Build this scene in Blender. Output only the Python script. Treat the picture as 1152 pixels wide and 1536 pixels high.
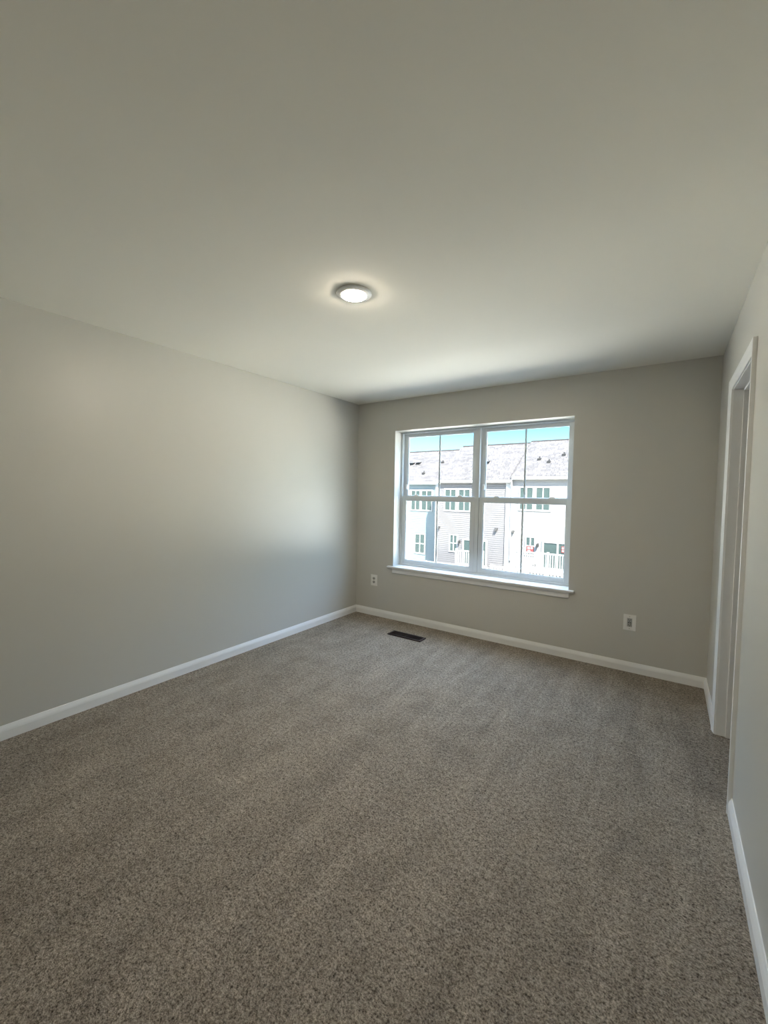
import bpy, bmesh, math, random
from mathutils import Vector, Matrix

for o in list(bpy.data.objects):
    bpy.data.objects.remove(o)
scene = bpy.context.scene
col = scene.collection
random.seed(7)

# ------------------------------------------------------------------ camera
cam_data = bpy.data.cameras.new('camera')
cam_data.sensor_fit = 'HORIZONTAL'
cam_data.sensor_width = 36.0
cam_data.lens = 620.2 * 36.0 / 1152.0
cam_data.clip_start = 0.02
cam_data.clip_end = 500
cam = bpy.data.objects.new('camera', cam_data)
col.objects.link(cam)
R_ = Vector((0.8244533, 0.56570856, 0.01582975))
U_ = Vector((-0.03885256, 0.0286735, 0.99883347))
F_ = Vector((-0.56459475, 0.82410658, -0.04561919))
m = Matrix(((R_.x, U_.x, -F_.x), (R_.y, U_.y, -F_.y), (R_.z, U_.z, -F_.z)))
cam.matrix_world = Matrix.Translation((3.0213, -3.8495, 1.4134)) @ m.to_4x4()
scene.camera = cam

# ------------------------------------------------------------------ exposure
scene.view_settings.view_transform = 'Standard'
scene.view_settings.look = 'None'
scene.view_settings.gamma = 1.0
scene.view_settings.use_curve_mapping = False
scene.view_settings.exposure = 0.28
LAMP = 400.0
SUN = 66.0
SKY = 1.0

# ------------------------------------------------------------------ sky
world = bpy.data.worlds.new('sky')
scene.world = world
world.use_nodes = True
nt = world.node_tree
nt.nodes.clear()
tc = nt.nodes.new('ShaderNodeTexCoord')
sep = nt.nodes.new('ShaderNodeSeparateXYZ')
ramp = nt.nodes.new('ShaderNodeValToRGB')
bg = nt.nodes.new('ShaderNodeBackground')
wo = nt.nodes.new('ShaderNodeOutputWorld')
nt.links.new(tc.outputs['Generated'], sep.inputs[0])
nt.links.new(sep.outputs['Z'], ramp.inputs[0])
nt.links.new(ramp.outputs[0], bg.inputs[0])
nt.links.new(bg.outputs[0], wo.inputs[0])
bg.inputs[1].default_value = 12.0 * SKY
cr = ramp.color_ramp
stops = [(0.0, (1.0, 1.45, 1.6)), (0.112, (0.74, 1.5, 1.75)), (0.155, (0.37, 1.5, 1.95)), (0.215, (0.36, 1.5, 2.1)),
         (0.33, (2.0, 3.6, 5.6)), (0.5, (4.4, 6.5, 10.0)), (1.0, (5.5, 7.3, 10.6))]
for i, (p, c) in enumerate(stops):
    e = cr.elements[i] if i < 2 else cr.elements.new(p)
    e.position = p
    e.color = (c[0] / 12, c[1] / 12, c[2] / 12, 1)

# ------------------------------------------------------------------ sun
AZ, EL = math.radians(48), math.radians(54)
to_sun = Vector((math.sin(AZ) * math.cos(EL), -math.cos(AZ) * math.cos(EL), math.sin(EL)))
sun_data = bpy.data.lights.new('sun', 'SUN')
sun_data.energy = SUN
sun_data.color = (1.0, 0.955, 0.87)
sun_data.angle = math.radians(0.6)
sun = bpy.data.objects.new('sun', sun_data)
sun.rotation_euler = to_sun.to_track_quat('Z', 'Y').to_euler()
sun.location = (0, -20, 30)
col.objects.link(sun)

# ------------------------------------------------------------------ materials
def mat(name, color, rough=0.5, spec=0.5, metal=0.0):
    mt = bpy.data.materials.new(name)
    mt.use_nodes = True
    b = mt.node_tree.nodes['Principled BSDF']
    b.inputs['Base Color'].default_value = (*color, 1)
    b.inputs['Roughness'].default_value = rough
    b.inputs['Specular IOR Level'].default_value = spec
    b.inputs['Metallic'].default_value = metal
    return mt

def N(mt, kind, **kw):
    n = mt.node_tree.nodes.new(kind)
    for k, v in kw.items():
        if k in n.inputs:
            n.inputs[k].default_value = v
        else:
            setattr(n, k, v)
    return n

def L(mt, a, b):
    mt.node_tree.links.new(a, b)

def bump(mt, height, strength, dist):
    b = mt.node_tree.nodes['Principled BSDF']
    bp = N(mt, 'ShaderNodeBump', Strength=strength, Distance=dist)
    L(mt, height, bp.inputs['Height'])
    L(mt, bp.outputs[0], b.inputs['Normal'])

def paint(name, color, rough=0.55, spec=0.35, peel=0.05):
    mt = mat(name, color, rough, spec)
    c = N(mt, 'ShaderNodeTexCoord')
    n = N(mt, 'ShaderNodeTexNoise', Scale=260.0, Detail=3.0)
    L(mt, c.outputs['Object'], n.inputs['Vector'])
    bump(mt, n.outputs[0], peel, 0.004)
    return mt

def mixer(mt, fac, a, b):
    mx = N(mt, 'ShaderNodeMix', data_type='RGBA')
    if isinstance(fac, float):
        mx.inputs['Factor'].default_value = fac
    else:
        L(mt, fac, mx.inputs['Factor'])
    for s, v in ((6, a), (7, b)):
        if isinstance(v, tuple):
            mx.inputs[s].default_value = (*v, 1)
        else:
            L(mt, v, mx.inputs[s])
    return mx.outputs[2]

M_wall = paint('wall_paint', (0.588, 0.574, 0.522), 0.36, 0.5)
M_ceil = paint('ceiling_paint', (0.88, 0.855, 0.765), 0.8, 0.2)
M_trim = paint('trim_paint', (0.86, 0.86, 0.84), 0.32, 0.45, 0.01)
M_vinyl = mat('white_vinyl', (0.66, 0.69, 0.69), 0.35, 0.45)
M_plate = mat('white_plastic', (0.86, 0.85, 0.81), 0.3)
M_gasket = mat('grey_receptacle', (0.42, 0.41, 0.38), 0.4)
M_slot = mat('dark_slot', (0.03, 0.03, 0.03), 0.6)
M_brown = mat('brown_enamel', (0.030, 0.018, 0.016), 0.45, 0.4)
M_black = mat('duct_black', (0.008, 0.007, 0.007), 0.9, 0.1)
M_grille = mat('grille_bar', (0.62, 0.64, 0.65), 0.4)

# carpet -------------------------------------------------------------
M_carpet = mat('carpet', (0.3, 0.27, 0.23), 0.95, 0.08)
_b = M_carpet.node_tree.nodes['Principled BSDF']
_c = N(M_carpet, 'ShaderNodeTexCoord')
n1 = N(M_carpet, 'ShaderNodeTexNoise', Scale=150.0, Detail=3.0, Roughness=0.75)
n2 = N(M_carpet, 'ShaderNodeTexNoise', Scale=58.0, Detail=3.0, Roughness=0.7)
L(M_carpet, _c.outputs['Object'], n1.inputs['Vector'])
L(M_carpet, _c.outputs['Object'], n2.inputs['Vector'])
mx12 = N(M_carpet, 'ShaderNodeMath', operation='MULTIPLY_ADD'); mx12.inputs[1].default_value = 0.55
L(M_carpet, n2.outputs[0], mx12.inputs[0]); L(M_carpet, n1.outputs[0], mx12.inputs[2])
r1 = N(M_carpet, 'ShaderNodeMapRange')
for k, v in ((1, 0.57), (2, 0.97), (3, 0.0), (4, 1.0)):
    r1.inputs[k].default_value = v
L(M_carpet, mx12.outputs[0], r1.inputs[0])
fib = mixer(M_carpet, r1.outputs[0], (0.056, 0.045, 0.032), (0.60, 0.518, 0.422))
# lay of the pile: vacuum tracks towards the window wall and soft foot marks
mp = N(M_carpet, 'ShaderNodeMapping')
mp.inputs['Rotation'].default_value = (0, 0, math.radians(-8))
mp.inputs['Scale'].default_value = (6.5, 0.9, 1)
L(M_carpet, _c.outputs['Object'], mp.inputs[0])
n3 = N(M_carpet, 'ShaderNodeTexNoise', Scale=1.0, Detail=4.0, Roughness=0.6, Distortion=0.8)
L(M_carpet, mp.outputs[0], n3.inputs['Vector'])
n4 = N(M_carpet, 'ShaderNodeTexNoise', Scale=7.0, Detail=5.0, Roughness=0.65)
L(M_carpet, _c.outputs['Object'], n4.inputs['Vector'])
ad = N(M_carpet, 'ShaderNodeMath', operation='ADD')
L(M_carpet, n3.outputs[0], ad.inputs[0]); L(M_carpet, n4.outputs[0], ad.inputs[1])
r2 = N(M_carpet, 'ShaderNodeMapRange')
for k, v in ((1, 0.7), (2, 1.3), (3, 0.78), (4, 1.20)):
    r2.inputs[k].default_value = v
L(M_carpet, ad.outputs[0], r2.inputs[0])
vm = N(M_carpet, 'ShaderNodeVectorMath', operation='SCALE')
L(M_carpet, fib, vm.inputs[0]); L(M_carpet, r2.outputs[0], vm.inputs['Scale'])
L(M_carpet, vm.outputs[0], _b.inputs['Base Color'])
bump(M_carpet, mx12.outputs[0], 0.8, 0.014)

# window glass --------------------------------------------------------
M_glass = bpy.data.materials.new('window_glass')
M_glass.use_nodes = True
_t = M_glass.node_tree
_t.nodes.clear()
_o = _t.nodes.new('ShaderNodeOutputMaterial')
_tr = _t.nodes.new('ShaderNodeBsdfTransparent'); _tr.inputs[0].default_value = (0.975, 0.985, 0.98, 1)
_gl = _t.nodes.new('ShaderNodeBsdfGlossy'); _gl.inputs['Roughness'].default_value = 0.02
_mx = _t.nodes.new('ShaderNodeMixShader'); _mx.inputs[0].default_value = 0.035
_t.links.new(_tr.outputs[0], _mx.inputs[1]); _t.links.new(_gl.outputs[0], _mx.inputs[2])
_t.links.new(_mx.outputs[0], _o.inputs[0])

# lamp lens -----------------------------------------------------------
M_lens = bpy.data.materials.new('lit_lens')
M_lens.use_nodes = True
_t = M_lens.node_tree
_t.nodes.clear()
_o = _t.nodes.new('ShaderNodeOutputMaterial')
_e = _t.nodes.new('ShaderNodeEmission')
_e.inputs[0].default_value = (1.0, 0.88, 0.72, 1)
_e.inputs[1].default_value = LAMP
_t.links.new(_e.outputs[0], _o.inputs[0])

# outdoors ------------------------------------------------------------
def siding(name, color, line):
    mt = mat(name, color, 0.6, 0.3)
    b = mt.node_tree.nodes['Principled BSDF']
    c = N(mt, 'ShaderNodeTexCoord'); s = N(mt, 'ShaderNodeSeparateXYZ')
    L(mt, c.outputs['Object'], s.inputs[0])
    md = N(mt, 'ShaderNodeMath', operation='MULTIPLY'); md.inputs[1].default_value = 1 / 0.13
    L(mt, s.outputs['Z'], md.inputs[0])
    fr = N(mt, 'ShaderNodeMath', operation='FRACT'); L(mt, md.outputs[0], fr.inputs[0])
    gt = N(mt, 'ShaderNodeMath', operation='LESS_THAN'); gt.inputs[1].default_value = 0.22
    L(mt, fr.outputs[0], gt.inputs[0])
    L(mt, mixer(mt, gt.outputs[0], color, line), b.inputs['Base Color'])
    inv = N(mt, 'ShaderNodeMath', operation='SUBTRACT'); inv.inputs[0].default_value = 1
    L(mt, fr.outputs[0], inv.inputs[1])
    bump(mt, inv.outputs[0], 0.5, 0.012)
    return mt

M_side_grey = siding('grey_siding', (0.062, 0.060, 0.062), (0.024, 0.0235, 0.025))
M_side_white = siding('white_siding', (0.092, 0.092, 0.092), (0.073, 0.073, 0.073))
M_side_blue = siding('blue_siding', (0.060, 0.079, 0.087), (0.042, 0.062, 0.071))
M_hwhite = mat('house_trim', (0.12, 0.12, 0.12), 0.5)
M_pane = mat('house_pane', (0.020, 0.029, 0.028), 0.12, 0.5)
M_shingle = mat('shingles', (0.08, 0.075, 0.075), 0.9, 0.2)
_b = M_shingle.node_tree.nodes['Principled BSDF']
_c = N(M_shingle, 'ShaderNodeTexCoord')
_br = N(M_shingle, 'ShaderNodeTexBrick', offset=0.37, squash=0.7, squash_frequency=3)
_br.inputs['Color1'].default_value = (0.045, 0.042, 0.042, 1)
_br.inputs['Color2'].default_value = (0.018, 0.0165, 0.0165, 1)
_br.inputs['Mortar'].default_value = (0.013, 0.012, 0.012, 1)
_br.inputs['Scale'].default_value = 1.0
_br.inputs['Bias'].default_value = -0.25
_br.inputs['Brick Width'].default_value = 0.36
_br.inputs['Row Height'].default_value = 0.20
_br.inputs['Mortar Size'].default_value = 0.02
L(M_shingle, _c.outputs['Object'], _br.inputs['Vector'])
L(M_shingle, _br.outputs[0], _b.inputs['Base Color'])
M_dark = mat('dark_metal', (0.012, 0.012, 0.012), 0.7, 0.2)
M_ridge = mat('ridge_cap', (0.015, 0.014, 0.014), 0.9, 0.1)
M_ground = mat('pale_ground', (0.60, 0.55, 0.46), 0.9, 0.1)
_b = M_ground.node_tree.nodes['Principled BSDF']
_c = N(M_ground, 'ShaderNodeTexCoord'); _n = N(M_ground, 'ShaderNodeTexNoise', Scale=0.8, Detail=5.0)
L(M_ground, _c.outputs['Object'], _n.inputs['Vector'])
L(M_ground, mixer(M_ground, _n.outputs[0], (0.76, 0.70, 0.59), (0.66, 0.61, 0.51)), _b.inputs['Base Color'])
M_red = mat('red_print', (0.085, 0.018, 0.018), 0.7, 0.2)
M_paper = mat('white_paper', (0.13, 0.12, 0.12), 0.6)

# ------------------------------------------------------------------ helpers
def box(bm, x0, x1, y0, y1, z0, z1):
    v = [bm.verts.new(c) for c in ((x0, y0, z0), (x1, y0, z0), (x1, y1, z0), (x0, y1, z0),
                                   (x0, y0, z1), (x1, y0, z1), (x1, y1, z1), (x0, y1, z1))]
    for f in ((0, 3, 2, 1), (4, 5, 6, 7), (0, 1, 5, 4), (1, 2, 6, 5), (2, 3, 7, 6), (3, 0, 4, 7)):
        bm.faces.new([v[i] for i in f])

def prism(bm, pts, axis, a, b):
    """extrude a closed 2D outline along an axis: 'x' -> pts are (y,z), 'y' -> (x,z), 'z' -> (x,y)"""
    def P(p, t):
        return {'x': (t, p[0], p[1]), 'y': (p[0], t, p[1]), 'z': (p[0], p[1], t)}[axis]
    A = [bm.verts.new(P(p, a)) for p in pts]
    B = [bm.verts.new(P(p, b)) for p in pts]
    n = len(pts)
    for i in range(n):
        bm.faces.new((A[i], A[(i + 1) % n], B[(i + 1) % n], B[i]))
    bm.faces.new(A[::-1]); bm.faces.new(B)

def lathe(bm, prof, cx, cy, seg=64):
    """turn a profile of (radius, z) about the vertical through cx, cy"""
    rings = []
    for r, z in prof:
        if r < 1e-6:
            rings.append([bm.verts.new((cx, cy, z))])
        else:
            rings.append([bm.verts.new((cx + r * math.cos(2 * math.pi * k / seg), cy + r * math.sin(2 * math.pi * k / seg), z)) for k in range(seg)])
    for a, b in zip(rings, rings[1:]):
        for k in range(seg):
            k2 = (k + 1) % seg
            if len(a) == 1 and len(b) == 1:
                continue
            if len(a) == 1:
                bm.faces.new((a[0], b[k2], b[k]))
            elif len(b) == 1:
                bm.faces.new((a[k], a[k2], b[0]))
            else:
                bm.faces.new((a[k], a[k2], b[k2], b[k]))

def ring(bm, x0, x1, z0, z1, w, y0, y1, wb=None, wt=None):
    """a rectangular frame in the x-z plane, members w wide (bottom wb, top wt), from y0 to y1"""
    wb = w if wb is None else wb
    wt = w if wt is None else wt
    box(bm, x0, x0 + w, y0, y1, z0, z1)
    box(bm, x1 - w, x1, y0, y1, z0, z1)
    box(bm, x0 + w, x1 - w, y0, y1, z0, z0 + wb)
    box(bm, x0 + w, x1 - w, y0, y1, z1 - wt, z1)

def obj(name, bm, material, parent=None, bevel=0.0, smooth=False, origin=None):
    bmesh.ops.recalc_face_normals(bm, faces=bm.faces)
    me = bpy.data.meshes.new(name)
    off = Vector((0, 0, 0))
    if origin is not None:
        off = Vector(origin)
        bmesh.ops.translate(bm, verts=bm.verts, vec=-off)
    elif parent is not None:
        off = Vector(parent['_o']) if '_o' in parent else Vector((0, 0, 0))
        bmesh.ops.translate(bm, verts=bm.verts, vec=-off)
    bm.to_mesh(me); bm.free()
    me.materials.append(material)
    if smooth:
        for p in me.polygons:
            p.use_smooth = True
    o = bpy.data.objects.new(name, me)
    col.objects.link(o)
    if parent is not None:
        o.parent = parent
        if '_o' in parent and parent.type == 'EMPTY':
            o['_o'] = parent['_o']
        elif '_o' in parent:
            o['_o'] = parent['_o']
    elif origin is not None:
        o.location = off
    if bevel:
        md = o.modifiers.new('bevel', 'BEVEL')
        md.width = bevel; md.segments = 2; md.limit_method = 'ANGLE'; md.angle_limit = math.radians(40)
    return o

def thing(name, label=None, cat=None, loc=(0, 0, 0), group=None, kind=None):
    o = bpy.data.objects.new(name, None)
    o.empty_display_size = 0.1
    col.objects.link(o)
    o.location = loc
    o['_o'] = tuple(loc)
    if label: o['label'] = label
    if cat: o['category'] = cat
    if group: o['group'] = group
    if kind: o['kind'] = kind
    return o

def tag(o, label, cat, group=None, kind=None):
    o['label'] = label; o['category'] = cat
    if group: o['group'] = group
    if kind: o['kind'] = kind
    return o

BM = bmesh.new

# ------------------------------------------------------------------ room shell
W, D, H = 3.310, 4.30, 2.44
WX0, WX1, WZ0, WZ1 = 0.519, 2.340, 0.601, 2.099      # window opening
DY0, DY1, DZ = -1.436, -0.714, 2.048                 # rough door opening
CX = 4.30                                            # far side of the closet

bm = BM(); box(bm, -0.15, CX + 0.1, -D - 0.15, 0.22, -0.12, 0.0)
tag(obj('floor', bm, M_carpet), 'taupe cut pile carpet covering the whole bedroom floor', 'carpet', kind='structure')
bm = BM(); box(bm, -0.15, CX + 0.1, -D - 0.15, 0.22, H, H + 0.12)
tag(obj('ceiling', bm, M_ceil), 'flat painted ceiling over the empty bedroom', 'ceiling', kind='structure')
bm = BM(); box(bm, -0.15, 0.0, -D - 0.15, 0.22, 0.0, H)
tag(obj('wall_left', bm, M_wall), 'long plain beige wall with no opening', 'wall', kind='structure')
bm = BM()
box(bm, 0.0, WX0, 0.0, 0.22, 0, H); box(bm, WX1, CX, 0.0, 0.22, 0, H)
box(bm, WX0, WX1, 0.0, 0.22, 0, WZ0 - 0.022); box(bm, WX0, WX1, 0.0, 0.22, WZ1, H)
tag(obj('wall_back', bm, M_wall), 'beige wall with the double window and two outlets', 'wall', kind='structure')
bm = BM()
box(bm, W, W + 0.115, -D, DY0, 0, H); box(bm, W, W + 0.115, DY1, 0, 0, H); box(bm, W, W + 0.115, DY0, DY1, DZ, H)
tag(obj('wall_right', bm, M_wall), 'beige wall with the white cased doorway', 'wall', kind='structure')
bm = BM(); box(bm, 0.0, CX, -D - 0.15, -D, 0, H)
tag(obj('wall_front', bm, M_wall), 'plain beige wall facing the window wall', 'wall', kind='structure')
bm = BM(); box(bm, CX, CX + 0.1, -D, 0.0, 0, H); box(bm, W + 0.115, CX, -2.3, -2.2, 0, H)
tag(obj('wall_closet', bm, M_wall), 'dim wall inside the closet beyond the doorway', 'wall', kind='structure')

# baseboards: flat board with a stepped, rounded top
BB = [(0, 0), (0.0140, 0), (0.0140, 0.050), (0.0128, 0.0525), (0.0128, 0.0555), (0.0095, 0.0650), (0.0075, 0.0695), (0.0045, 0.0770), (0.0040, 0.0790), (0, 0.0800)]
def base_y(bm, x, s, y0, y1):      # along y, on the wall at x, growing towards s
    prism(bm, [(x + s * a, b) for a, b in BB], 'y', y0, y1)
bm = BM(); base_y(bm, 0.0, 1, -D, 0.0)
tag(obj('baseboard_left', bm, M_trim), 'white baseboard along the long plain wall', 'baseboard', kind='structure')
bm = BM(); prism(bm, [(-a, b) for a, b in BB], 'x', 0.0, W)
tag(obj('baseboard_back', bm, M_trim), 'white baseboard under the window', 'baseboard', kind='structure')
bm = BM(); base_y(bm, W, -1, -D, -1.492); base_y(bm, W, -1, -0.658, 0.0)
tag(obj('baseboard_right', bm, M_trim), 'white baseboard interrupted by the doorway', 'baseboard', kind='structure')
bm = BM(); prism(bm, [(-D + a, b) for a, b in BB], 'x', 0.0, W)
tag(obj('baseboard_front', bm, M_trim), 'white baseboard facing the window wall', 'baseboard', kind='structure')

# doorway: casing, jamb, stop
door = thing('door_1', 'white cased doorway standing open to a dim closet', 'doorway', (W, -1.075, 0), kind='structure')
CS = [(0, 0), (0.057, 0), (0.057, 0.016), (0.050, 0.0175), (0.040, 0.0150), (0.030, 0.0140), (0.016, 0.0105), (0.006, 0.0095), (0, 0.008)]
# (distance from the inner edge, thickness); the inner edges stand 5 mm back from the jamb faces
bm = BM()
yi0, yi1, zi = -1.433, -0.717, 2.045
prism(bm, [(W - t, yi0 - d) for d, t in CS], 'z', 0.0, zi)
prism(bm, [(W - t, yi1 + d) for d, t in CS], 'z', 0.0, zi)
prism(bm, [(W - t, zi + d) for d, t in CS], 'y', yi0, yi1)
for ys, s in ((yi0, -1), (yi1, 1)):       # mitred head corners
    n = len(CS)
    A = [bm.verts.new((W - t, ys, zi + d)) for d, t in CS]
    B = [bm.verts.new((W - t, ys + s * d, zi + d)) for d, t in CS]
    C = [bm.verts.new((W - t, ys + s * d, zi)) for d, t in CS]
    for i in range(n - 1):
        bm.faces.new((A[i], A[i + 1], B[i + 1], B[i]) if i else (A[i], A[i + 1], B[i + 1]) if (A[i].co - B[i].co).length < 1e-6 else (A[i], A[i + 1], B[i + 1], B[i]))
        bm.faces.new((C[i], C[i + 1], B[i + 1], B[i]) if (C[i].co - B[i].co).length > 1e-6 else (C[i], C[i + 1], B[i + 1]))
obj('casing', bm, M_trim, door)
bm = BM()
box(bm, W, W + 0.115, DY1 - 0.008, DY1, 0, DZ); box(bm, W, W + 0.115, DY0, DY0 + 0.008, 0, DZ)
box(bm, W, W + 0.115, DY0 + 0.008, DY1 - 0.008, DZ - 0.008, DZ)
obj('jamb', bm, M_trim, door)
bm = BM()
box(bm, W + 0.046, W + 0.082, DY1 - 0.019, DY1 - 0.008, 0, DZ - 0.008)
box(bm, W + 0.046, W + 0.082, DY0 + 0.008, DY0 + 0.019, 0, DZ - 0.008)
box(bm, W + 0.046, W + 0.082, DY0 + 0.019, DY1 - 0.019, DZ - 0.019, DZ - 0.008)
obj('door_stop', bm, M_trim, door, bevel=0.0015)

# window stool and apron
sill = thing('trim_1', 'white window stool and apron under the double window', 'window stool', (1.43, 0, 0.60), kind='structure')
bm = BM()
prism(bm, [(0.455, -0.036), (2.390, -0.036), (2.390, -0.0002), (WX1, -0.0002), (WX1, 0.150), (WX0, 0.150), (WX0, -0.0002), (0.455, -0.0002)], 'z', 0.580, 0.601)
obj('stool', bm, M_trim, sill, bevel=0.006)
bm = BM()
prism(bm, [(0, 0.580), (-0.020, 0.580), (-0.020, 0.572), (-0.014, 0.562), (-0.012, 0.545), (-0.012, 0.530), (-0.007, 0.523), (0, 0.523)], 'x', 0.515, 2.345)
obj('apron', bm, M_trim, sill)

# ------------------------------------------------------------------ windows: two single-hung units side by side
XM = (WX0 + WX1) / 2
def hung_window(name, label, x0, x1):
    w = thing(name, label, 'window', ((x0 + x1) / 2, 0.13, 0.61), kind='structure')
    y = 0.130
    bm = BM()
    ring(bm, x0, x1, WZ0, WZ1, 0.020, y, y + 0.085, 0.020, 0.018)
    # tracks: two ribs up each side and across the head
    for yy in (y + 0.034, y + 0.070):
        box(bm, x0 + 0.020, x0 + 0.028, yy, yy + 0.006, WZ0 + 0.02, WZ1 - 0.018)
        box(bm, x1 - 0.028, x1 - 0.020, yy, yy + 0.006, WZ0 + 0.02, WZ1 - 0.018)
        box(bm, x0 + 0.028, x1 - 0.028, yy, yy + 0.006, WZ1 - 0.026, WZ1 - 0.018)
    # sloped sill nose
    prism(bm, [(y - 0.006, WZ0), (y, WZ0), (y, WZ0 + 0.022), (y - 0.006, WZ0 + 0.018)], 'x', x0, x1)
    obj('frame', bm, M_vinyl, w)
    gx0, gx1 = x0 + 0.066, x1 - 0.066
    xc = (x0 + x1) / 2
    for sash_name, yy, z0, z1, wb, wt in (('lower_sash', y + 0.004, 0.621, 1.387, 0.042, 0.048), ('upper_sash', y + 0.042, 1.340, 2.079, 0.046, 0.030)):
        bm = BM()
        ring(bm, x0 + 0.022, x1 - 0.022, z0, z1, 0.044, yy, yy + 0.028, wb, wt)
        # glazing bead
        ring(bm, gx0 - 0.001, gx1 + 0.001, z0 + wb - 0.001, z1 - wt + 0.001, 0.008, yy + 0.006, yy + 0.020)
        s = obj(sash_name, bm, M_vinyl, w, bevel=0.002)
        bm = BM(); box(bm, gx0 + 0.004, gx1 - 0.004, yy + 0.011, yy + 0.0125, z0 + wb + 0.004, z1 - wt - 0.004)
        obj('pane', bm, M_glass, s)
        bm = BM(); box(bm, xc - 0.0085, xc + 0.0085, yy + 0.015, yy + 0.019, z0 + wb + 0.005, z1 - wt - 0.005)
        obj('grille', bm, M_grille, s)
        if sash_name == 'lower_sash':
            for lx in (xc - 0.255, xc + 0.265):
                bm = BM()
                box(bm, lx - 0.030, lx + 0.030, yy + 0.002, yy + 0.026, z1, z1 + 0.006)
                prism(bm, [(lx - 0.022, yy + 0.004), (lx + 0.012, yy + 0.002), (lx + 0.020, yy + 0.012), (lx + 0.010, yy + 0.024), (lx - 0.012, yy + 0.024)], 'z', z1 + 0.006, z1 + 0.015)
                obj('sash_lock', bm, M_plate, s, bevel=0.002)
        else:
            bm = BM()
            prism(bm, [(yy - 0.016, 1.470), (yy, 1.455), (yy, 1.520), (yy - 0.010, 1.505)], 'x', x0 + 0.044, x0 + 0.066)
            obj('vent_stop', bm, M_plate, s)
    return w
hung_window('window_1', 'white single hung window unit beside the long plain wall', WX0, XM)
hung_window('window_2', 'white single hung window unit nearer the doorway', XM, WX1)

# ------------------------------------------------------------------ ceiling light
lx, ly = 1.648, -2.150
lamp = thing('ceiling_light', 'round white disk ceiling light, switched on, in mid ceiling', 'ceiling light', (lx, ly, H))
bm = BM()
lathe(bm, [(0.062, H - 0.003), (0.088, H), (0.092, H - 0.002), (0.0915, H - 0.006), (0.088, H - 0.0085), (0.067, H - 0.0145), (0.063, H - 0.0145), (0.062, H - 0.012), (0.062, H - 0.003)], lx, ly)
obj('trim_ring', bm, M_plate, lamp, smooth=True)
bm = BM()
lathe(bm, [(0.0, H - 0.006), (0.0612, H - 0.0125), (0.059, H - 0.0170), (0.050, H - 0.0200), (0.030, H - 0.0218), (0.0, H - 0.0223)], lx, ly)
obj('lens', bm, M_lens, lamp, smooth=True)

# ------------------------------------------------------------------ outlets
def duplex_face(bm, cx, cz, y):
    pts = []
    for k in range(24):
        a = 2 * math.pi * k / 24
        px, pz = 0.0172 * math.cos(a), 0.0172 * math.sin(a)
        pts.append((cx + px, cz + max(-0.0142, min(0.0142, pz))))
    prism(bm, pts, 'y', y, y + 0.004)
def socket_slots(bm, cx, cz, y):
    box(bm, cx - 0.0085, cx - 0.0055, y, y + 0.002, cz - 0.002, cz + 0.0085)
    box(bm, cx + 0.0055, cx + 0.0085, y, y + 0.002, cz - 0.001, cz + 0.0080)
    prism(bm, [(cx + 0.0035 * math.cos(t * math.pi / 5), cz - 0.0075 + 0.0035 * math.sin(t * math.pi / 5)) for t in range(10)], 'y', y, y + 0.002)

ox, oz = 0.263, 0.409
out1 = thing('power_outlet', 'white duplex outlet on the wall between room corner and window', 'outlet', (ox, 0, oz))
bm = BM(); box(bm, ox - 0.045, ox + 0.045, -0.0065, -0.0002, oz - 0.064, oz + 0.064)
obj('cover_plate', bm, M_plate, out1, bevel=0.004)
for dz in (0.0205, -0.0205):
    bm = BM(); duplex_face(bm, ox, oz + dz, -0.0095)
    r = obj('receptacle', bm, M_gasket, out1)
    r['label'] = 'greyish receptacle face'
    bm = BM(); socket_slots(bm, ox, oz + dz, -0.0100)
    obj('slots', bm, M_slot, r)
bm = BM(); prism(bm, [(ox + 0.003 * math.cos(t * math.pi / 6), oz + 0.003 * math.sin(t * math.pi / 6)) for t in range(12)], 'y', -0.0080, -0.0060)
obj('screw', bm, M_gasket, out1)

ox, oz = 2.806, 0.402
out2 = thing('power_outlet', 'white square-faced outlet with dark slots on wall between window and doorway', 'outlet', (ox, 0, oz))
bm = BM(); ring(bm, ox - 0.044, ox + 0.044, oz - 0.064, oz + 0.064, 0.0265, -0.0065, -0.0002, 0.030, 0.030)
obj('cover_plate', bm, M_plate, out2, bevel=0.002)
bm = BM(); box(bm, ox - 0.0170, ox + 0.0170, -0.0080, -0.0002, oz - 0.0335, oz + 0.0335)
r = obj('receptacle', bm, M_gasket, out2, bevel=0.001)
r['label'] = 'greyish rectangular receptacle face'
for dz in (0.0200, -0.0200):
    bm = BM(); socket_slots(bm, ox, oz + dz, -0.0086)
    obj('slots', bm, M_slot, r)
for dx in (-0.0065, 0.0065):
    bm = BM(); box(bm, ox + dx - 0.0045, ox + dx + 0.0045, -0.0100, -0.0080, oz - 0.0035, oz + 0.0035)
    obj('test_button', bm, M_slot, r)
for dz in (0.0485, -0.0485):
    bm = BM(); prism(bm, [(ox + 0.003 * math.cos(t * math.pi / 6), oz + dz + 0.003 * math.sin(t * math.pi / 6)) for t in range(12)], 'y', -0.0078, -0.0060)
    obj('screw', bm, M_gasket, out2)

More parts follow.
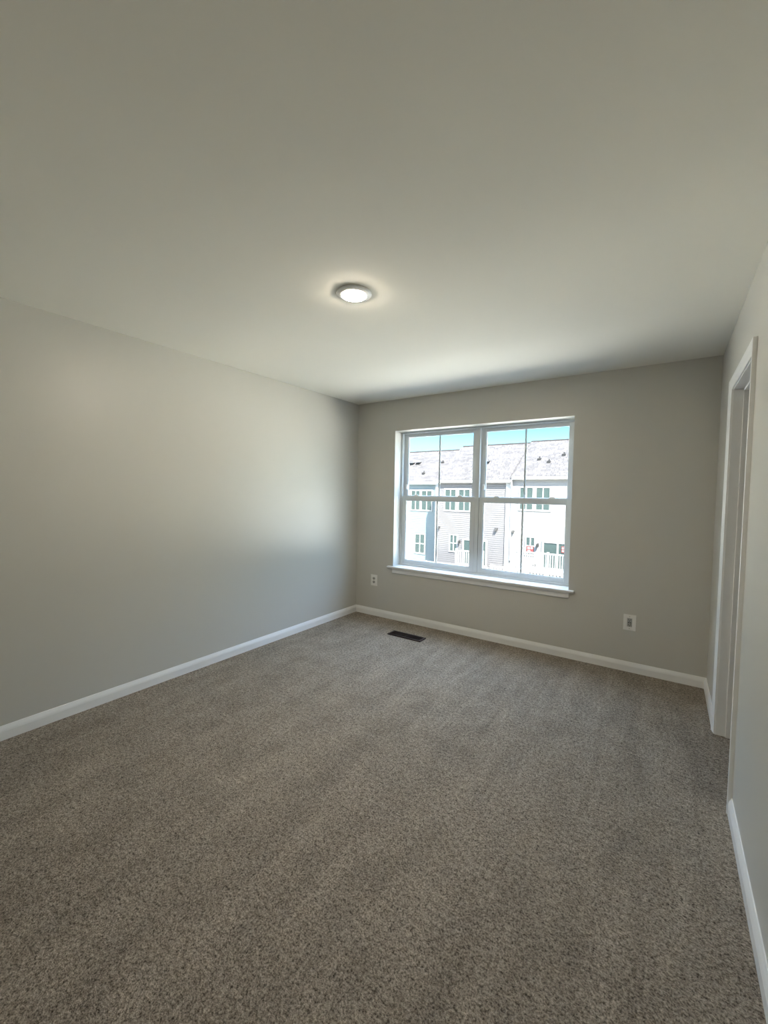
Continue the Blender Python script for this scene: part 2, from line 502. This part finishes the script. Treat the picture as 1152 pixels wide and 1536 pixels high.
# ------------------------------------------------------------------ floor register
vx, vy = 0.943, -0.389
vent = thing('floor_vent', 'dark brown slotted floor register in the carpet below the window', 'floor vent', (vx, vy, 0))
bm = BM()
x0, x1, y0, y1 = vx - 0.188, vx + 0.188, vy - 0.062, vy + 0.062
zt = 0.011
box(bm, x0, x0 + 0.020, y0, y1, 0.0005, zt); box(bm, x1 - 0.020, x1, y0, y1, 0.0005, zt)
box(bm, x0 + 0.020, x1 - 0.020, y0, y0 + 0.016, 0.0005, zt); box(bm, x0 + 0.020, x1 - 0.020, y1 - 0.016, y1, 0.0005, zt)
obj('vent_rim', bm, M_brown, vent, bevel=0.003)
bm = BM()
box(bm, vx - 0.004, vx + 0.004, y0 + 0.016, y1 - 0.016, 0.002, zt - 0.001)
n = 44
for k in range(n):
    xx = x0 + 0.020 + (k + 0.5) * (x1 - x0 - 0.040) / n
    prism(bm, [(xx - 0.0030, 0.003), (xx - 0.0015, 0.003), (xx + 0.0030, zt - 0.001), (xx + 0.0010, zt - 0.001)], 'y', y0 + 0.016, y1 - 0.016)
for yy in (vy - 0.016, vy + 0.016):
    box(bm, x0 + 0.020, x1 - 0.020, yy - 0.002, yy + 0.002, 0.002, zt - 0.001)
obj('louvers', bm, M_brown, vent)
bm = BM(); box(bm, x0 + 0.018, x1 - 0.018, y0 + 0.014, y1 - 0.014, 0.0005, 0.0018)
obj('damper', bm, M_black, vent)

# ------------------------------------------------------------------ outdoors
GZ = -6.0
bm = BM(); box(bm, -90, 80, 0.8, 120, GZ - 0.2, GZ)
tag(obj('ground', bm, M_ground), 'sunlit pale yard between the houses', 'ground', kind='structure')

M_shade_strip = mat('shade_strip_grey', (0.045, 0.051, 0.062), 0.9, 0.2)  # dark blue-grey: the room's own house shadow put into the ground colour
bm = BM(); box(bm, -60, 60, 0.9, 8.0, GZ + 0.002, GZ + 0.03)  # added unseen strip, cuts steep ground bounce so the ceiling edge stays dark
tag(obj('added_shade_strip', bm, M_shade_strip), 'dark ground strip below the window, added to stand in for the house shadow', 'shade_strip', kind='structure')

def house_window(parent, x0, x1, y, z0, z1, frame=0.10, mid=True, munt=True):
    """casing with sash rails and muntins; the glass is a sub-part"""
    bm = BM()
    ring(bm, x0 - frame, x1 + frame, z0 - frame, z1 + frame, frame, y - 0.035, y + 0.01)
    xc = (x0 + x1) / 2; zc = (z0 + z1) / 2
    if mid: box(bm, x0, x1, y - 0.022, y + 0.01, zc - 0.035, zc + 0.035)
    if munt: box(bm, xc - 0.035, xc + 0.035, y - 0.020, y + 0.01, z0, z1)
    w = obj('window', bm, M_hwhite, parent)
    bm = BM(); box(bm, x0, x1, y - 0.012, y + 0.005, z0, z1)
    obj('pane', bm, M_pane, w)
    return w

def house(label, x0, x1, y, ze, yr, zr, siding_mat, rake, gutter_end=0.0):
    """x0..x1 rear wall at y, eave top ze, ridge at (yr, zr)"""
    h = thing('townhouse', label, 'house', ((x0 + x1) / 2, y, GZ), 'row of townhouses across the yard')
    oh = 0.17
    bm = BM()
    prism(bm, [(y, GZ), (2 * yr - y, GZ), (2 * yr - y, ze - 0.10), (yr, zr - 0.12), (y, ze - 0.10)], 'x', x0, x1)
    obj('wall', bm, siding_mat, h)
    sl = (zr - ze) / (yr - y + oh)
    ln = math.hypot(yr - y + oh, zr - ze)
    an = math.atan2(zr - ze, yr - y + oh)
    # roof slopes are flat slabs in their own tilted frame, so that the shingle courses follow the slope
    for side in (0, 1):
        bm = BM()
        box(bm, rake, x1 + (0.0 if side == 0 else 0.0), 0, ln, -0.10, 0.0)
        bmesh.ops.recalc_face_normals(bm, faces=bm.faces)
        me = bpy.data.meshes.new('roof'); bm.to_mesh(me); bm.free(); me.materials.append(M_shingle)
        o = bpy.data.objects.new('roof', me); col.objects.link(o); o.parent = h
        loc = Vector(h.location)
        if side == 0:
            o.location = Vector((0, y - oh, ze)) - loc
            o.rotation_euler = (an, 0, 0)
        else:
            o.location = Vector((rake + x1, 2 * yr - y + oh, ze)) - loc
            o.rotation_euler = (an, 0, math.pi)
    bm = BM(); prism(bm, [(yr - 0.10, zr - 0.03), (yr, zr + 0.035), (yr + 0.10, zr - 0.03), (yr, zr - 0.02)], 'x', rake, x1)
    obj('ridge_cap', bm, M_ridge, h)
    bm = BM(); box(bm, rake, x1, y - oh - 0.02, y - oh + 0.03, ze - 0.20, ze - 0.015)
    box(bm, rake, x1, y - oh + 0.03, y, ze - 0.20, ze - 0.185)
    obj('fascia', bm, M_hwhite, h)
    return h, (lambda t: (y - oh + t * (yr - y + oh), ze + t * (zr - ze)))

def roof_vent(h, at, x, t, kind):
    y, z = at(t)
    bm = BM()
    if kind == 'pipe':
        prism(bm, [(x - 0.10, y - 0.16), (x + 0.10, y - 0.16), (x + 0.10, y + 0.16), (x - 0.10, y + 0.16)], 'z', z - 0.10, z + 0.05)
        lathe(bm, [(0.0, z - 0.05), (0.045, z - 0.05), (0.040, z + 0.17), (0.0, z + 0.17)], x, y, 12)
    else:
        box(bm, x - 0.15, x + 0.15, y - 0.15, y + 0.15, z - 0.12, z + 0.10)
        prism(bm, [(y - 0.20, z + 0.06), (y + 0.22, z + 0.13), (y + 0.22, z + 0.16), (y - 0.20, z + 0.09)], 'x', x - 0.19, x + 0.19)
    obj('roof_vent', bm, M_dark, h)

def patio_door(h, x0, x1, y, z0, z1):
    bm = BM()
    ring(bm, x0 - 0.12, x1 + 0.12, z0 - 0.05, z1 + 0.12, 0.12, y - 0.04, y + 0.01, 0.05)
    xc = (x0 + x1) / 2
    box(bm, xc - 0.055, xc + 0.055, y - 0.035, y + 0.01, z0, z1)
    d = obj('patio_door', bm, M_hwhite, h)
    for a, b in ((x0, xc - 0.055), (xc + 0.055, x1)):
        bm = BM(); box(bm, a, b, y - 0.012, y + 0.005, z0, z1)
        obj('pane', bm, M_pane, d)
    return d

def wall_lamp(h, x, y, z):
    bm = BM()
    box(bm, x - 0.05, x + 0.05, y - 0.03, y + 0.005, z - 0.08, z + 0.10)
    box(bm, x - 0.02, x + 0.02, y - 0.14, y - 0.03, z + 0.06, z + 0.09)
    prism(bm, [(x - 0.04, z - 0.10), (x + 0.04, z - 0.10), (x + 0.075, z + 0.06), (x - 0.075, z + 0.06)], 'y', y - 0.20, y - 0.08)
    obj('wall_lamp', bm, M_dark, h)

def hood(h, x, y, z, s=0.12):
    bm = BM()
    prism(bm, [(y, z + s), (y - 0.06, z + s), (y - 0.16, z - s * 0.7), (y, z - s * 0.7)], 'x', x - s, x + s)
    obj('vent_hood', bm, M_dark, h)

# blue-grey house, set back
YL = 22.7
hL, atL = house('pale blue townhouse, set back, with shaded siding strip beside the grey townhouse', -17.2, -10.11, YL, 2.30, 26.7, 4.95, M_side_blue, -17.2)
house_window(hL, -12.685, -12.010, YL, 0.244, 1.615)
house_window(hL, -11.814, -11.027, YL, 0.244, 1.615)
house_window(hL, -12.296, -11.549, YL, -2.918, -1.588)
house_window(hL, -14.9, -14.1, YL, 0.244, 1.615)
for x, t, k in ((-13.95, 0.55, 'box'), (-13.4, 0.56, 'box'), (-12.15, 0.24, 'pipe'), (-11.3, 0.58, 'pipe')):
    roof_vent(hL, atL, x, t, k)

# grey house
YM = 21.5
hM, atM = house('light grey townhouse between the pale blue and the white townhouse', -10.06, -4.90, YM, 2.37, 25.5, 5.05, M_side_grey, -9.90)
bm = BM(); box(bm, -10.08, -9.88, YM - 0.03, YM + 0.02, GZ, 2.20)
obj('corner_board', bm, M_hwhite, hM)
house_window(hM, -9.34, -8.60, YM, 0.36, 1.71)
house_window(hM, -8.35, -7.61, YM, 0.36, 1.71)
house_window(hM, -8.91, -8.45, YM, -2.36, -1.33)
patio_door(hM, -7.92, -6.45, YM, -3.11, -1.58)
wall_lamp(hM, -8.23, YM, -1.72)
hood(hM, -5.78, YM, -0.74, 0.09)
hood(hM, -9.75, YM, -0.85, 0.06)
for x, t, k in ((-7.15, 0.44, 'box'), (-7.55, 0.33, 'pipe')):
    roof_vent(hM, atM, x, t, k)

# white house
YR = 21.46
hR, atR = house('white townhouse with red notices behind its glass, beside the grey townhouse', -4.88, 1.9, YR, 2.56, 25.5, 5.14, M_side_white, -4.86)
bm = BM()
prism(bm, [(YR - 0.16, 2.36), (YR - 0.16, 2.58), (25.5, 5.16), (25.5, 4.94)], 'x', -4.885, -4.86)
obj('rake_board', bm, M_ridge, hR)
bm = BM(); box(bm, -5.22, -4.90, YR - 0.03, YR + 0.02, GZ, 2.36)
obj('corner_board', bm, M_hwhite, hM)
bm = BM()
box(bm, -4.875, -4.805, YR - 0.10, YR - 0.03, -2.6, 1.95)
prism(bm, [(YR - 0.28, 2.36), (YR - 0.20, 2.36), (YR - 0.03, 1.95), (YR - 0.10, 1.95)], 'x', -4.875, -4.805)
dsp = obj('downspout', bm, M_hwhite, hR)
house_window(hR, -4.34, -3.62, YR, 0.58, 1.86)
house_window(hR, -3.39, -2.65, YR, 0.58, 1.86)
wR = house_window(hR, -3.89, -3.43, YR, -2.10, -1.11)
patio_door(hR, -2.87, -1.35, YR, -2.80, -1.35)
wall_lamp(hR, -3.22, YR, -1.52)
hood(hR, -3.34, YR, -2.78, 0.10)
hood(hR, -4.70, YR, -0.80, 0.065)
for x, t, k in ((-3.7, 0.44, 'pipe'), (-3.05, 0.36, 'pipe'), (-2.35, 0.54, 'pipe')):
    roof_vent(hR, atR, x, t, k)

# notices stuck to the glass of the white house
def notice(label, x0, x1, z0, z1):
    y = YR - 0.030
    n = thing('window_sign', label, 'sign', ((x0 + x1) / 2, y, z0))
    bm = BM(); box(bm, x0, x1, y - 0.004, y, z0, z1)
    obj('sheet', bm, M_red, n)
    w, h = x1 - x0, z1 - z0
    for a, b, c, d in ((0.12, 0.48, 0.55, 0.85), (0.58, 0.90, 0.60, 0.88), (0.15, 0.55, 0.15, 0.40)):
        bm = BM(); box(bm, x0 + a * w, x0 + b * w, y - 0.008, y - 0.004, z0 + c * h, z0 + d * h)
        obj('print', bm, M_paper, n)
notice('red and white notice in the small lower window of the white townhouse', -3.86, -3.46, -2.02, -1.62)
notice('red and white notice on the patio door of the white townhouse', -1.90, -1.68, -1.85, -1.48)

# deck with railing behind the white house
dk = thing('deck', 'white railed deck in front of the white townhouse patio door', 'deck', (-2.2, 20.3, GZ))
bm = BM(); box(bm, -4.2, -0.4, 20.2, YR - 0.06, -2.98, -2.86)
obj('deck_floor', bm, M_hwhite, dk)
yr_ = 20.25
bm = BM(); box(bm, -4.2, -0.4, yr_ - 0.04, yr_ + 0.04, -1.88, -1.80)
obj('top_rail', bm, M_hwhite, dk)
bm = BM(); box(bm, -4.2, -0.4, yr_ - 0.03, yr_ + 0.03, -2.72, -2.62)
obj('bottom_rail', bm, M_hwhite, dk)
for k in range(30):
    x = -4.1 + k * 0.125
    bm = BM(); box(bm, x - 0.024, x + 0.024, yr_ - 0.02, yr_ + 0.02, -2.63, -1.87)
    obj('baluster', bm, M_hwhite, dk)
for x in (-4.2, -2.36, -0.45):
    bm = BM(); box(bm, x - 0.06, x + 0.06, yr_ - 0.06, yr_ + 0.06, GZ, -1.74)
    obj('post', bm, M_hwhite, dk)

dk = thing('deck', 'white railed deck in front of the grey townhouse patio door', 'deck', (-7.0, 20.4, GZ))
bm = BM(); box(bm, -7.95, -6.20, 20.35, YM - 0.06, -3.28, -3.16)
obj('deck_floor', bm, M_hwhite, dk)
bm = BM(); box(bm, -7.95, -6.20, 20.36, 20.44, -2.18, -2.10)
obj('top_rail', bm, M_hwhite, dk)
bm = BM(); box(bm, -7.95, -6.20, 20.37, 20.43, -3.02, -2.94)
obj('bottom_rail', bm, M_hwhite, dk)
for k in range(12):
    x = -7.78 + k * 0.13
    bm = BM(); box(bm, x - 0.024, x + 0.024, 20.38, 20.42, -2.95, -2.17)
    obj('baluster', bm, M_hwhite, dk)
for x in (-7.95, -6.20):
    bm = BM(); box(bm, x - 0.06, x + 0.06, 20.34, 20.46, GZ, -2.04)
    obj('post', bm, M_hwhite, dk)

# white vinyl fences in the yard
def fence(label, x0, x1, y, ztop, gaps):
    f = thing('fence', label, 'fence', ((x0 + x1) / 2, y, GZ), 'white yard fences')
    bm = BM()
    box(bm, x0, x1, y - 0.02, y + 0.02, ztop - 0.10, ztop)
    box(bm, x0, x1, y - 0.02, y + 0.02, GZ + 0.1, ztop - 0.32 if gaps else ztop - 0.10)
    if gaps:
        x = x0
        while x < x1 - 0.1:
            box(bm, x, min(x + 0.09, x1), y - 0.015, y + 0.015, ztop - 0.33, ztop - 0.08)
            x += 0.17
    obj('fence_panel', bm, M_hwhite, f)
    x = x0
    while x <= x1 + 0.01:
        bm = BM(); box(bm, x - 0.07, x + 0.07, y - 0.07, y + 0.07, GZ, ztop + 0.02)
        obj('post', bm, M_hwhite, f)
        x += (x1 - x0) / 3
fence('white fence with a slotted top in front of the white townhouse', -5.2, 0.6, 19.2, -2.62, True)
fence('plain white fence in front of the grey townhouse', -11.6, -6.6, 20.0, -2.98, False)

for o in bpy.data.objects:
    if '_o' in o:
        del o['_o']
